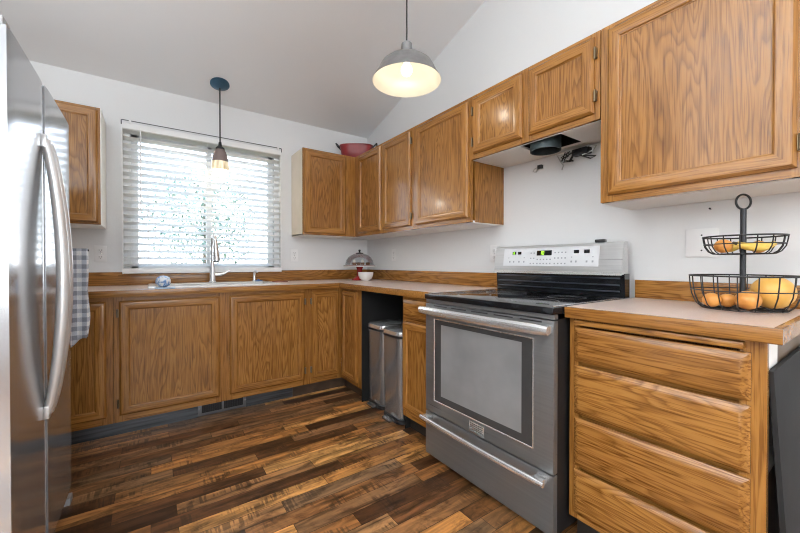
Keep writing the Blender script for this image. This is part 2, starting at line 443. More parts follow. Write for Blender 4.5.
# wall cabinet left of the window (mostly behind the refrigerator)
c = thing('wall_cabinet', 'oak wall cabinet left of the window, above the left outlet', 'cabinet', (-.6, YU+.15, UZ0), UG)
x0, x1 = -.92, -.272
shell(c, x0, x1, YU+.019, YB, UZ0, UZ1, ('y0',)); obj('bottom_panel', MB().box(x0, x1+.002, YU+.019, YB-G, UZ0-.006, UZ0+.010), MELA, c)
frame(c, 'b', YU, x0, x1, UZ0, UZ1, [(x0, x0+.04), (x1-.04, x1)], [(UZ0, UZ0+.035), (UZ1-.035, UZ1)])
door(c, 'b', YU, x0+.02, x1-.012, UZ0+.012, UZ1-.014)
sd = obj('lit_side_strip', MB().box(x1, x1+.004, YU, YB-G, UZ0-.004, UZ1), MELA, c); sd['label'] = 'cabinet side painted pale for the window light on it'  # white facing puts the window light on this side into its colour
# corner wall cabinet on the back wall
c = thing('wall_cabinet', 'oak wall cabinet right of the window with pale side panel', 'cabinet', (1.5, YU+.15, UZ0), UG)
x0, x1 = 1.10, XR-G
shell(c, x0+.004, x1, YU+.019, YB-G, UZ0, UZ1, ('y0',)); obj('bottom_panel', MB().box(x0, x1, YU+.019, YB-G, UZ0-.004, UZ0+.010), MELA, c)
frame(c, 'b', YU, x0, XU-.001, UZ0, UZ1, [(x0, x0+.04), (XU-.13, XU-.001)], [(UZ0, UZ0+.035), (UZ1-.035, UZ1)])
door(c, 'b', YU, x0+.016, XU-.105, UZ0+.014, UZ1-.016)
sd = obj('side_panel', MB().box(x0, x0+.004, YU+.012, YB-G, UZ0-.002, UZ1), plain('pale_side_veneer', (.66, .58, .46), .14, noise=.05), c); sd['label'] = 'cabinet side painted pale for the window light on it'
# right wall: pair of doors
def upper_right(label, y0, y1, z0, z1, doors, stiles, bottom=True, zrail=.05):
    c = thing('wall_cabinet', label, 'cabinet', (XR-.15, (y0+y1)/2, z0), UG)
    shell(c, XU+.019, XR-G, y0, y1, z0, z1, ('x0',))
    if bottom: obj('bottom_panel', MB().box(XU+.019, XR-G, y0+.0005, y1-.0005, z0-.004, z0+.010), MELA, c)
    frame(c, 'r', XU, y0, y1, z0, z1, stiles, [(z0, z0+zrail), (z1-.035, z1)])
    for d in doors: door(c, 'r', XU, d[0], d[1], z0+.028, z1-.022, d[2] if len(d) > 2 else None)
    return c
upper_right('oak wall cabinet with two narrow doors beside the back corner', 2.132, YU-.001, UZ0, UZ1, [(2.588, 2.985), (2.160, 2.546, 'lo')],
            [(2.132, 2.17), (2.54, 2.60), (2.97, YU-.001)])
upper_right('oak wall cabinet with one wide door, left of the short cabinet over the range', 1.546, 2.130, UZ0, UZ1, [(1.562, 2.095)],
            [(1.546, 1.59), (2.07, 2.130)])
# short cabinet over the range
ZS = 1.717
c = upper_right('short oak wall cabinet with two small doors over the range', .777, 1.544, ZS, UZ1, [(1.172, 1.520, 'hi'), (.800, 1.132, 'lo')],
                [(.777, .82), (1.115, 1.19), (1.50, 1.544)], False)
hx0, hx1, hy0, hy1 = 1.645, 1.868, .975, 1.215
m = MB(); a = (XU+.019, XR-G, .778, 1.543)
m.box(a[0], hx0, a[2], a[3], ZS-.003, ZS+.008); m.box(hx1, a[1], a[2], a[3], ZS-.003, ZS+.008)
m.box(hx0, hx1, a[2], hy0, ZS-.003, ZS+.008); m.box(hx0, hx1, hy1, a[3], ZS-.003, ZS+.008)
o = obj('bottom_panel', m, MELA, c); o['label'] = 'pale bottom panel with a rectangular duct hole'
m = MB()
m.box(hx0-.005, hx0, hy0, hy1, ZS+.008, ZS+.2); m.box(hx1, hx1+.005, hy0, hy1, ZS+.008, ZS+.2)
m.box(hx0, hx1, hy0-.005, hy0, ZS+.008, ZS+.2); m.box(hx0, hx1, hy1, hy1+.005, ZS+.008, ZS+.2); m.box(hx0, hx1, hy0, hy1, ZS+.2, ZS+.205)
obj('duct_recess', m, BLACKM, c)
m = MB(); m.lathe([(.078, .15), (.078, -.036), (.074, -.036), (.074, .15)], (1.735, 1.115, ZS), 32)
tag(obj('exhaust_duct', m, plain('duct_metal', (.055, .075, .08), .45, .4, noise=.15)), 'dark grey round exhaust duct end in the hole under the short cabinet', 'duct')
# big cabinet
c = upper_right('large oak wall cabinet at the right, above the fruit stand', .06, .773, UZ0+.008, UZ1, [(.192, .742, 'lo')],
                [(.06, .205), (.72, .773)], True, .04)

# toe kicks
m = MB(); m.box(-.95, .262, 2.841, 2.853, 0, .098); m.box(.577, .93, 2.841, 2.853, 0, .098)
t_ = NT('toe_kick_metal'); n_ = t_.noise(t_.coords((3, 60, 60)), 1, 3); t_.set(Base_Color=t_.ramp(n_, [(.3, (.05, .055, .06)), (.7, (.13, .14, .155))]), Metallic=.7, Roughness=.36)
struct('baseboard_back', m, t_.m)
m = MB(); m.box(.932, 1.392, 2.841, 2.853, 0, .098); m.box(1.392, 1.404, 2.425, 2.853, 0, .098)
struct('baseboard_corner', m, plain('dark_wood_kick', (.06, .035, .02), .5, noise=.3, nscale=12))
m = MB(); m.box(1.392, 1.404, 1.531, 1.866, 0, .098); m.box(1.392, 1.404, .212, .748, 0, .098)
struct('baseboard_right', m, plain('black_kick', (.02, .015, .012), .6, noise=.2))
r = thing('toe_kick_register', 'black slotted air register in the metal toe kick under the sink', 'vent', (.42, 2.84, .01))
obj('plate', MB().box(.262, .577, 2.836, 2.853, .004, .097, .002), plain('register_metal', (.16, .165, .175), .4, .6, noise=.1), r)
m = MB()
for a, b in ((.285, .412), (.427, .555)): m.box(a, b, 2.8345, 2.8362, .025, .08)
pieces('opening', m, BLACKM, r)
m = MB()
for a, b in ((.285, .412), (.427, .555)):
    for k in range(1, 11): m.box(a+(b-a)*k/11-.0017, a+(b-a)*k/11+.0017, 2.832, 2.8345, .025, .08)
pieces('louver', m, DARKM, r)
mm = MB()
for x in (.273, .567): mm.cyl((x, 2.8365, .06), (x, 2.834, .06), .004, 10)
pieces('screw', mm, CHROME, r)

BG = 'oak base cabinets'
def base_back(label, x0, x1, doors, stiles):
    c = thing('base_cabinet', label, 'cabinet', ((x0+x1)/2, YBF+.3, BZ0), BG)
    shell(c, x0, x1, YBF+.019, YB-G, BZ0, BZ1, ('y0', 'z1')); obj('bottom_panel', MB().box(x0+.016, x1-.016, YBF+.019, YB-.02, BZ0, BZ0+.014), OX, c)
    frame(c, 'b', YBF, x0, x1, BZ0, BZ1, stiles, [(BZ0, BZ0+.045), (BZ1-.04, BZ1)])
    for d in doors: door(c, 'b', YBF, d[0], d[1], .142, .848, d[2] if len(d) > 2 else None)
    return c
base_back('oak base cabinet with a narrow door, left end of the window run beside the refrigerator', -.95, -.193, [(-.60, -.226)], [(-.95, -.91), (-.25, -.193)])
base_back('wide oak sink cabinet with two doors, under the window', -.191, 1.026, [(-.165, .392, 'lo'), (.455, 1.004, 'hi')], [(-.191, -.14), (.37, .475), (.98, 1.026)])
# blind corner cabinet with doors on both runs
c = thing('corner_base_cabinet', 'oak corner base cabinet with two narrow doors meeting at a right angle', 'cabinet', (1.5, 2.9, BZ0), BG)
m = MB(); m.box(1.028, 1.044, YBF+.019, YB-G, BZ0, BZ1); m.box(1.044, XR-G, YB-.018, YB-G, BZ0, BZ1); m.box(XBF+.019, XR-G, 2.427, 2.443, BZ0, BZ1); m.box(XR-.018, XR-G, 2.443, YB-.018, BZ0, BZ1)
obj('carcass', m, OZ, c)
m = MB(); fb, fr_ = P('b', YBF), P('r', XBF)
for a, b in ((1.028, 1.072), (1.29, XBF-.0005)): m.prism([(a, BZ0), (b, BZ0), (b, BZ1), (a, BZ1)], fb, 0, -.019, 0)
for a, b in ((BZ0, BZ0+.045), (BZ1-.04, BZ1)): m.prism([(1.03, a), (XBF, a), (XBF, b), (1.03, b)], fb, -.0004, -.018, 1)
for a, b in ((2.427, 2.50), (2.72, YBF)): m.prism([(a, BZ0), (b, BZ0), (b, BZ1), (a, BZ1)], fr_, 0, -.019, 0)
for a, b in ((BZ0, BZ0+.045), (BZ1-.04, BZ1)): m.prism([(2.43, a), (YBF, a), (YBF, b), (2.43, b)], fr_, -.0004, -.018, 2)
obj('face_frame', m, [FZ_, FX_, FY_], c)
door(c, 'b', YBF, 1.066, 1.306, .142, .848, 'lo', .05)
door(c, 'r', XBF, 2.485, 2.742, .130, .856, None, .05)
# black lined alcove for the bins
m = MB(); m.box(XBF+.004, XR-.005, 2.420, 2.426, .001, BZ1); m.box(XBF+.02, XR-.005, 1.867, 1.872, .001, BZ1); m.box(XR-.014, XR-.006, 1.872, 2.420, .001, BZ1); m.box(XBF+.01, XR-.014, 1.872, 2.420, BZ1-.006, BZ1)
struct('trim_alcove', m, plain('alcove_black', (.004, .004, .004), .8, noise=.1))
# narrow cabinet left of the range
c = thing('base_cabinet', 'narrow oak base cabinet with drawer and door, left of the range', 'cabinet', (XR-.3, 1.685, BZ0), BG)
shell(c, XBF+.019, XR-G, 1.528, 1.866, BZ0, BZ1, ('x0', 'z1'))
frame(c, 'r', XBF, 1.528, 1.866, BZ0, BZ1, [(1.528, 1.56), (1.832, 1.866)], [(BZ0, BZ0+.045), (.70, .745), (BZ1-.035, BZ1)])
drawer(c, 'r', XBF, 1.54, 1.852, .728, .850); door(c, 'r', XBF, 1.54, 1.852, .142, .708, None, .05)
# drawer cabinet right of the range
c = thing('drawer_cabinet', 'oak four-drawer base cabinet right of the range', 'cabinet', (XR-.3, .48, BZ0), BG)
shell(c, XBF+.019, XR-G, .226, .748, BZ0, BZ1, ('x0', 'z1'))
frame(c, 'r', XBF, .208, .748, BZ0, BZ1, [(.208, .262), (.712, .748)], [(BZ0, BZ0+.03), (BZ1-.012, BZ1)])
for z_ in (.302, .502, .700): obj('rail', MB().box(XBF+.022, XBF+.04, .226, .73, z_-.03, z_+.03), FY_, c)
for z0, z1 in ((.707, .838), (.509, .692), (.309, .494), (.124, .294)): drawer(c, 'r', XBF, .238, .726, z0, z1)
m = MB(); m.box(XBF-.022, XBF+.30, .250, .722, .846, .866, .005)
o = obj('cutting_board', m, OY, c); o['label'] = 'pull-out oak cutting board in the slot above the drawers'
m = MB(); m.box(XBF+.02, XBF+.03, .25, .73, .838, .8725); obj('slot', m, BLACKM, c)
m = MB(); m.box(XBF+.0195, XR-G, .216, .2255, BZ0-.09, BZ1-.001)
o = obj('end_panel', m, plain('end_panel_shadow_brown', (.13, .085, .05), .5, noise=.2), c); o['label'] = 'end panel with the counter overhang shadow painted dark brown'  # brown colour stands in for the shade under the counter overhang
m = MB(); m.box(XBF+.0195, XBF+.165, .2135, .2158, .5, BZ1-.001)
o = obj('glint_strip', m, MELA, c); o['label'] = 'off-white strip painted as a glint at the front of the end panel'  # pale strip stands in for light glinting on the cabinet end
# leaning board
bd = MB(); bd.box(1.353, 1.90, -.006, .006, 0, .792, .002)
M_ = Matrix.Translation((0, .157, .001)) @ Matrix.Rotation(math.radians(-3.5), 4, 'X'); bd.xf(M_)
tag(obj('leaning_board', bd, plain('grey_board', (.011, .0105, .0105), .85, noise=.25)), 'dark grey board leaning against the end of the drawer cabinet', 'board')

# ------------------------------------------------------------------ worktops and backsplash
CT, CB = .914, .877
ct = thing('worktop', 'long L-shaped beige laminate worktop with oak edge, under the window', 'worktop', (.5, 3.0, CB))
YCF, XCF = YB-.635, XR-.635
sx0, sx1, sy0, sy1 = .012, .80, 2.84, 3.20
m = MB(); xa, xb = -.95, XR-G; e = .019
m.box(xa, sx0, YCF+e, YB-G, CB, CT); m.box(sx1, xb, YCF+e, YB-G, CB, CT); m.box(sx0, sx1, YCF+e, sy0, CB, CT); m.box(sx0, sx1, sy1, YB-G, CB, CT)
m.box(XCF+e, xb, 1.524, YCF+e, CB, CT)
obj('countertop', m, LAM, ct)
m = MB(); m.box(xa, XCF+e, YCF, YCF+e, CB-.004, CT-.0006, .002); m.box(XCF, XCF+e, 1.524, YCF+.002, CB-.004, CT-.0006, .002)
o = obj('edge_band', m, [FX_], ct); o['label'] = 'oak front edge of the worktop'
ct2 = thing('worktop', 'short beige laminate worktop over the drawers, right of the range', 'worktop', (1.6, .47, CB))
y0, y1 = .176, .751
obj('countertop', MB().box(XCF+e, XR-G, y0+e, y1, CB, CT), LAM, ct2)
m = MB(); m.box(XCF, XCF+e, y0, y1, CB-.004, CT-.0006, .002); m.box(XCF+e, XR-G, y0, y0+e, CB-.004, CT-.0006, .002)
o = obj('edge_band', m, [FY_], ct2); o['label'] = 'oak front edge of the worktop'
struct('trim_backsplash_back', MB().box(-.95, XR-G, YB-.020, YB-G, CT+.0005, 1.014, .002), OX)
m = MB(); m.box(XR-.020, XR-G, 1.524, YB-.021, CT+.0005, 1.014, .002)
struct('trim_backsplash_right', m, OY)
struct('trim_backsplash_right_end', MB().box(XR-.020, XR-G, .176, .751, CT+.0005, 1.000, .002), OY)
struct('trim_window_ledge', MB().box(-.20, 1.02, YB-.045, YB-.0205, .985, .998, .002), OX)

# sink
SINKM = plain('sink_white', (.78, .76, .74), .18, noise=.02)
sk = thing('kitchen_sink', 'white drop-in sink set in the worktop below the window', 'sink', (.4, 3.05, CT-.2))
m = MB()
ox0, ox1, oy0, oy1 = -.02, .825, 2.792, 3.338
m.box(ox0, sx0+.015, oy0, oy1, CT+.0005, CT+.010, .004); m.box(sx1-.015, ox1, oy0, oy1, CT+.0005, CT+.010, .004)
m.box(sx0+.01, sx1-.01, oy0, sy0+.015, CT+.0005, CT+.010, .004); m.box(sx0+.01, sx1-.01, sy1-.015, oy1, CT+.0005, CT+.010, .004)
obj('rim', m, SINKM, sk)
m = MB(); m.box(sx0+.004, sx0+.012, sy0+.004, sy1-.004, CT-.19, CT); m.box(sx1-.012, sx1-.004, sy0+.004, sy1-.004, CT-.19, CT); m.box(sx0+.012, sx1-.012, sy0+.004, sy0+.012, CT-.19, CT); m.box(sx0+.012, sx1-.012, sy1-.012, sy1-.004, CT-.19, CT); m.box(sx0+.012, sx1-.012, sy0+.012, sy1-.012, CT-.19, CT-.182)
obj('basin', m, SINKM, sk)
ZR = CT+.0105
# faucet
fx, fy = .41, 3.262
f = thing('kitchen_faucet', 'tall brushed steel pull-down faucet behind the sink', 'faucet', (fx, fy, ZR))
obj('base', MB().lathe([(0, 0), (.030, 0), (.030, .006), (.024, .012), (.022, .10), (.019, .13), (0, .13)], (fx, fy, ZR), 24), CHROME, f)
pts = [(fx, fy, ZR+.12), (fx, fy, ZR+.30)]
for k in range(1, 9):
    a = PI*k/8; pts.append((fx+.012*k/8, fy-.045*(1-math.cos(a)), ZR+.30+.082*math.sin(a)))
obj('neck', MB().tube(pts, .0145, 14), CHROME, f)
hx, hy, hz = pts[-1]
obj('spray_head', MB().tube([(hx, hy, hz+.03), (hx+.001, hy-.002, hz-.01), (hx+.004, hy-.006, hz-.08), (hx+.006, hy-.009, hz-.125)], [.0155, .018, .025, .026], 18), CHROME, f)
o = obj('nozzle', MB().cyl((hx+.006, hy-.009, hz-.125), (hx+.0065, hy-.0095, hz-.133), .023, 18), BLACKM, f)
obj('lever', MB().tube([(fx+.015, fy, ZR+.062), (fx+.06, fy-.004, ZR+.064), (fx+.085, fy-.008, ZR+.072), (fx+.125, fy-.012, ZR+.095)], [.013, .013, .010, .007], 12), CHROME, f)
d = thing('soap_dispenser', 'small chrome soap dispenser right of the faucet', 'dispenser', (.735, 3.262, ZR))
obj('body', MB().lathe([(0, 0), (.020, 0), (.020, .006), (.012, .012), (.011, .05), (0, .05)], (.735, 3.262, ZR), 16), CHROME, d)
obj('spout', MB().tube([(.735, 3.262, ZR+.045), (.735, 3.262, ZR+.072), (.738, 3.25, ZR+.086), (.742, 3.215, ZR+.086), (.744, 3.20, ZR+.078)], [.010, .012, .010, .007, .006], 10), CHROME, d)
tag(obj('sink_stopper', MB().lathe([(0, 0), (.030, 0), (.033, .006), (.010, .009), (.008, .017), (0, .018)], (.765, 3.10+.14, ZR), 18), plain('blue_rubber', (.04, .12, .30), .4, noise=.1)), 'small blue stopper on the sink rim beside the soap dispenser', 'stopper')
tag(obj('scrub_brush', MB().tube([(.86, 3.16, CT+.007), (.92, 3.15, CT+.009), (.985, 3.13, CT+.005)], [.003, .005, .004], 8), plain('dark_red_plastic', (.22, .05, .04), .4, noise=.1)), 'thin dark red handle lying on the worktop right of the sink', 'brush')
# blue and white ball on its tray
t_ = NT('blue_white_glaze'); n_ = t_.noise(t_.coords(), 42, 2, .8); t_.set(Base_Color=t_.ramp(n_, [(.44, (.84, .87, .90)), (.54, (.40, .58, .85)), (.66, (.10, .24, .55))]), Roughness=.15)
bx, byy = .075, 2.772
ty = thing('spoon_rest', 'small blue and white tray at the front of the sink under the ball', 'tray', (bx, byy, CT+.0008))
obj('dish', MB().box(bx-.058, bx+.052, 2.742, 2.79, CT+.0008, CT+.010, .003), plain('pale_blue_glaze', (.45, .60, .74), .2, noise=.15, nscale=30), ty)
o = obj('decal', MB().box(bx+.005, bx+.04, 2.744, 2.766, CT+.0098, CT+.0112), plain('navy_mark', (.05, .10, .30), .3, noise=.5, nscale=80), ty)
tag(obj('porcelain_ball', MB().lathe([(0, 0), (.016, .0), (.034, .010), (.0425, .028), (.042, .046), (.034, .062), (.018, .072), (0, .075)], (bx-.012, byy, CT+.0113), 28), t_.m), 'round blue and white patterned ball on the tray at the front of the sink', 'ball')

# ------------------------------------------------------------------ range
RF, Y0, Y1 = 1.236, .757, 1.516
rg = thing('range', 'stainless electric range with black glass cooktop between the oak cabinets', 'stove', (1.58, (Y0+Y1)/2, 0))
obj('body', MB().box(RF+.03, 1.905, Y0+.004, Y1-.004, .035, .865), BLACKM, rg)
o = obj('feet', MB().box(RF+.06, 1.88, Y0+.03, Y1-.03, .0005, .0345), BLACKM, rg)
obj('front_trim', MB().box(RF+.004, RF+.03, Y0, Y1, .866, .884, .002), STEEL_Y, rg)
obj('cooktop', MB().box(RF-.008, 1.83, Y0-.002, Y1+.002, .885, .914, .006), BLACK, rg)
m = MB(); m.box(RF+.01, 1.80, Y0+.006, Y0+.014, .9145, .9175, .001); m.box(RF+.01, 1.80, Y1-.014, Y1-.006, .9145, .9175, .001)
pieces('cooktop_trim', m, CHROME, rg)
m = MB()
for cx, cy, rr in ((1.40, .95, .10), (1.40, 1.31, .085), (1.66, .95, .085), (1.66, 1.31, .11)): m.lathe([(rr-.002, .0143), (rr+.002, .0143), (rr+.002, .0147), (rr-.002, .0147), (rr-.002, .0143)], (cx, cy, .90), 48)
pieces('burner_ring', m, plain('burner_mark_grey', (.12, .12, .12), .3, noise=.05), rg)
dr = obj('oven_door', MB().box(RF, RF+.029, Y0, Y1, .278, .862, .004), STEEL_Y, rg)
fnr = P('r', RF)
m = MB(); ring_panel(m, fnr, .842, 1.446, .344, .786, [(0, -.001), (0, .0012), (.004, .0016), (.005, .0008), (.006, .0002)], False)
o = obj('window_trim', m, CHROME, dr); o['label'] = 'thin bright line around the oven window'
m = MB(); m.prism([(.848, .350), (1.440, .350), (1.440, .780), (.848, .780)], fnr, -.001, .0003); obj('window_border', m, plain('oven_border', (.06, .06, .06), .22, .2, noise=.05), dr)
m = MB(); m.prism([(.898, .384), (1.390, .384), (1.390, .758), (.898, .758)], fnr, 0, .0007); obj('oven_window', m, plain('oven_glass', (.26, .26, .262), .2, .2, noise=.12, nscale=5), dr)
def bar(name, z, xo, ya, yb, rz, rx, par, bow=.0):
    m = MB(); N = 16; rings = []
    for i in range(N+1):
        y = ya+(yb-ya)*i/N; q = 1-(2*i/N-1)**2; xx = xo-bow*q; k = 1 if 0 < i < N else .8
        rings.append([m.bm.verts.new((xx+rx*k*math.cos(2*PI*j/14), y, z+rz*k*math.sin(2*PI*j/14))) for j in range(14)])
    for A, B in zip(rings, rings[1:]):
        for j in range(14): m.bm.faces.new((A[j], A[(j+1) % 14], B[(j+1) % 14], B[j]))
    m.bm.faces.new(rings[0]); m.bm.faces.new(rings[-1][::-1])
    for yy in (ya+.03, yb-.03): m.box(xo-rx*.3, RF+.0005, yy-.022, yy+.022, z-rz*.75, z+rz*.75, .003)
    return obj(name, m, CHROME, par)
bar('handle', .829, RF-.042, Y0-.002, Y1+.002, .021, .012, dr, .010)
m = MB()
for a in range(5): m.box(RF-.0015, RF+.004, Y0+.05+a*.135, Y0+.05+a*.135+.10, .851, .856)
pieces('vent_slot', m, BLACKM, dr)
m = MB(); m.box(RF-.003, RF, 1.096, 1.186, .282, .334, .001); bp = obj('badge', m, CHROME, dr)
m = MB()
for z in (.327, .317, .309, .300, .291): m.box(RF-.0042, RF-.003, 1.102, 1.180, z-.0022, z+.0022)
pieces('badge_row', m, plain('badge_grey', (.16, .16, .16), .4, .5, noise=.3, nscale=150), dr)
dw = obj('storage_drawer', MB().box(RF, RF+.029, Y0, Y1, .040, .272, .004), STEEL_Y, rg)
bar('handle', .253, RF-.046, Y0+.012, Y1-.012, .0125, .010, dw, .008)
# backguard
m = MB(); fy_ = lambda a, b, c: (a, c, b)
m.prism([(1.83, .9145), (1.875, .9145), (1.875, 1.03), (1.822, 1.03)], fy_, Y0+.002, Y1-.002); obj('backguard_vent', m, BLACK, rg)
m = MB()
for z in (.945, .975, 1.008): m.box(1.818, 1.8235, Y0+.02, Y1-.02, z-.004, z+.004, .001)
pieces('vent_rib', m, plain('dark_blue_black', (.02, .025, .035), .2, noise=.1), rg)
m = MB(); m.prism([(1.800, 1.026), (1.866, 1.026), (1.866, 1.184), (1.835, 1.184), (1.822, 1.179)], fy_, Y0+.006, Y1); cs = obj('control_console', m, STEELB_Y, rg)
m = MB(); m.prism([(1.797, 1.022), (1.804, 1.026), (1.8055, 1.036), (1.7995, 1.036)], fy_, Y0+.006, Y1); obj('console_lip', m, CHROME, rg)
# panel sits on the sloping front: front line from (1.800,1.026) to (1.822,1.184)
sl_ = (1.822-1.800)/(1.184-1.026); nx = 1/math.sqrt(1+sl_*sl_)
def cpt(y, z, w): return (1.800+sl_*(z-1.026)-w*nx, y, z+w*sl_*nx)
def cbox(mb, ya, yb, za, zb, w0, w1): mb.prism([(ya, za), (yb, za), (yb, zb), (ya, zb)], lambda a, b, c: cpt(a, b, c), w0, w1); return mb
pn = obj('control_panel', cbox(MB(), .872, 1.448, 1.064, 1.168, -.001, .0012), plain('panel_silver', (.70, .71, .73), .35, .1, noise=.02), cs)
m = MB()
cbox(m, 1.125, 1.218, 1.124, 1.152, .0012, .0018); cbox(m, 1.360, 1.385, 1.132, 1.148, .0012, .0018); cbox(m, 1.322, 1.345, 1.132, 1.148, .0012, .0018)
cbox(m, .972, 1.00, 1.132, 1.150, .0012, .0018); cbox(m, .918, .946, 1.132, 1.150, .0012, .0018)
pieces('display', m, BLACK, cs)
GREEN = emit('display_green', (.45, .95, .05), 1.2)
m = MB()
def digit(y, z, segs, h=.017, w=.009, t=.0022):       # y grows to the left as seen
    S = {'a': (0, h, w, h), 'd': (0, 0, w, 0), 'g': (0, h/2, w, h/2), 'f': (0, h/2, 0, h), 'e': (0, 0, 0, h/2), 'b': (w, h/2, w, h), 'c': (w, 0, w, h/2)}
    for q in segs:
        a, b, c_, d_ = S[q]; cbox(m, y-max(a, c_)-t/2, y-min(a, c_)+t/2, z+min(b, d_)-t/2, z+max(b, d_)+t/2, .0018, .0022)
digit(1.198, 1.130, 'bc'); digit(1.182, 1.130, 'abcdef')
digit(1.376, 1.135, 'abcdef', .010, .006, .0016)
pieces('display_segment', m, GREEN, cs)
m = MB()
for r_ in range(3):
    for y in (1.255, 1.235): cbox(m, y-.004, y+.004, 1.075+r_*.03, 1.082+r_*.03, .0012, .0017)
    for y in (1.105, 1.085, 1.065, 1.045): cbox(m, y-.004, y+.004, 1.075+r_*.03, 1.082+r_*.03, .0012, .0017)
for y in (1.212, 1.192, 1.172, 1.152, 1.132): 
    cbox(m, y-.004, y+.004, 1.075, 1.082, .0012, .0017); cbox(m, y-.004, y+.004, 1.098, 1.105, .0012, .0017)
for y in (1.40, 1.372, 1.334, 1.30, 1.01, .986, .93, .90): cbox(m, y-.0045, y+.0045, 1.084, 1.094, .0012, .0017)
for y in (1.30, 1.41, 1.01, .90): cbox(m, y-.003, y+.003, 1.110, 1.115, .0012, .0017)
pieces('button', m, plain('button_grey', (.30, .31, .34), .5, noise=.1), cs)
tag(obj('range_timer', MB().box(1.836, 1.864, .858, .905, 1.1845, 1.200, .004), BLACKM), 'small black magnetic clip lying on top of the range console', 'clip')

# ------------------------------------------------------------------ refrigerator
fr = thing('refrigerator', 'stainless side-by-side refrigerator at the left edge', 'refrigerator', (-.7, 1.8, 0))
FX, FY0, FS, FY1, FZ = -.305, 1.358, 1.738, 2.190, 1.705
obj('body', MB().box(XL+.02, FX-.062, FY0+.008, FY1-.006, .03, FZ-.012, .004), plain('fridge_grey', (.33, .34, .35), .4, .3, noise=.04), fr)
def fdoor(y0, y1, off=0):
    m = MB(); poly = []
    w = y1-y0
    for k in range(13):
        q = k/12; poly.append((FX+off-.003*(2*q-1)**8, y0+w*q))
    poly += [(FX-.055, y1), (FX-.055, y0)]
    m.prism(poly, lambda a, b, c: (a, b, c), .075, FZ); return obj('door', m, STEEL_V, fr)
dl = fdoor(FY0, FS-.003); dr_ = fdoor(FS+.003, FY1, .004)
def fhandle(y, par):
    m = MB(); pts = []
    for k in range(21):
        q = k/20; z = .56+.945*q; b = math.sin(PI*q)**.75
        pts.append((FX+.006+  .044*b, y, z))
    rr = [.013+.005*math.sin(PI*k/20) for k in range(21)]
    m.tube(pts, rr, 12)
    for z in (.565, 1.50): m.box(FX-.001, FX+.014, y-.014, y+.014, z-.022, z+.022, .003)
    obj('handle', m, plain('handle_silver', (.80, .81, .82), .28, .55, noise=.02), par)
fhandle(FS-.034, dl); fhandle(FS+.034, dr_)
obj('hinge_cover', MB().box(FX-.075, FX-.01, FY0+.006, FY0+.07, FZ+.0005, FZ+.028, .006), plain('hinge_grey', (.45, .46, .47), .5, noise=.05), fr)
obj('kick_grille', MB().box(FX-.06, FX-.035, FY0+.01, FY1-.01, .03, .073), BLACKM, fr)
m = MB(); m.box(FX-.055, FX+.004, FY1-.06, FY1-.002, .0005, .03, .003); m.box(FX-.055, FX+.004, FY0+.02, FY0+.08, .0005, .03, .003); m.box(XL+.1, XL+.16, FY0+.05, FY1-.05, .0005, .0295)
pieces('leveling_foot', m, plain('foot_grey', (.35, .35, .36), .5, noise=.05), fr)
# towel bar on the far side and towel
tb = thing('towel_bar', 'thin black towel bar on the far side of the refrigerator', 'towel bar', (-.45, 2.25, 1.15))
m = MB(); yb_ = FY1+.065
m.tube([(-.42, FY1-.0045, 1.142), (-.42, yb_, 1.142), (-.41, yb_, 1.142), (-.245, yb_, 1.142)], .005, 8)
obj('rod', m, BLACKM, tb)
obj('magnet_mount', MB().box(-.45, -.39, FY1-.0055, FY1+.002, 1.11, 1.175, .001), BLACKM, tb)
t_ = NT('towel_check'); v_ = t_.coords()
sx_ = t_.new('SeparateXYZ'); t_.link(v_, sx_.inputs[0])
def stripe(sock, per): return t_.math('GREATER_THAN', t_.math('FRACT', t_.math('MULTIPLY', sock, 1/per)), .5)
a_ = stripe(t_.math('ADD', sx_.outputs['X'], 3.0), .036); b_ = stripe(t_.math('ADD', sx_.outputs['Z'], 3.0), .042)
s_ = t_.math('MULTIPLY', t_.math('ADD', a_, b_), .5)
nn = t_.noise(v_, 420, 2)
t_.set(Base_Color=t_.mix(1.0, t_.ramp(s_, [(.1, (.85, .86, .87)), (.5, (.52, .55, .62)), (.9, (.26, .28, .33))]), t_.ramp(nn, [(.3, (.85, .85, .85)), (.7, (1.1, 1.1, 1.1))]), 'MULTIPLY'), Roughness=.9)
m = MB(); NX, NZ = 16, 30
def towel_pt(i, j, off):
    u = i/NX; x = -.375+.126*u; 
    z = 1.148-.43*(j/NZ)+(.012*math.sin(u*9)+.045*(1-u) * -1)*(j/NZ)
    return (x+.006*math.sin(j*.35)*(j/NZ), yb_+off*(.0065+.010*math.sin(u*14+1)*(j/NZ)*.8+.004), z)
for off in (-1, 1):
    gr = [[m.bm.verts.new(towel_pt(i, j, off)) for j in range(NZ+1)] for i in range(NX+1)]
    for i in range(NX):
        for j in range(NZ): m.bm.faces.new((gr[i][j], gr[i+1][j], gr[i+1][j+1], gr[i][j+1]))
    if off == -1: g0 = gr
for i in range(NX):
    m.bm.faces.new((g0[i][0], g0[i+1][0], gr[i+1][0], gr[i][0]))
tw = obj('dish_towel', m, t_.m); tag(tw, 'blue, grey and white checked dish towel hanging beside the refrigerator', 'towel')
md = tw.modifiers.new('thickness', 'SOLIDIFY'); md.thickness = .003; md.offset = 1

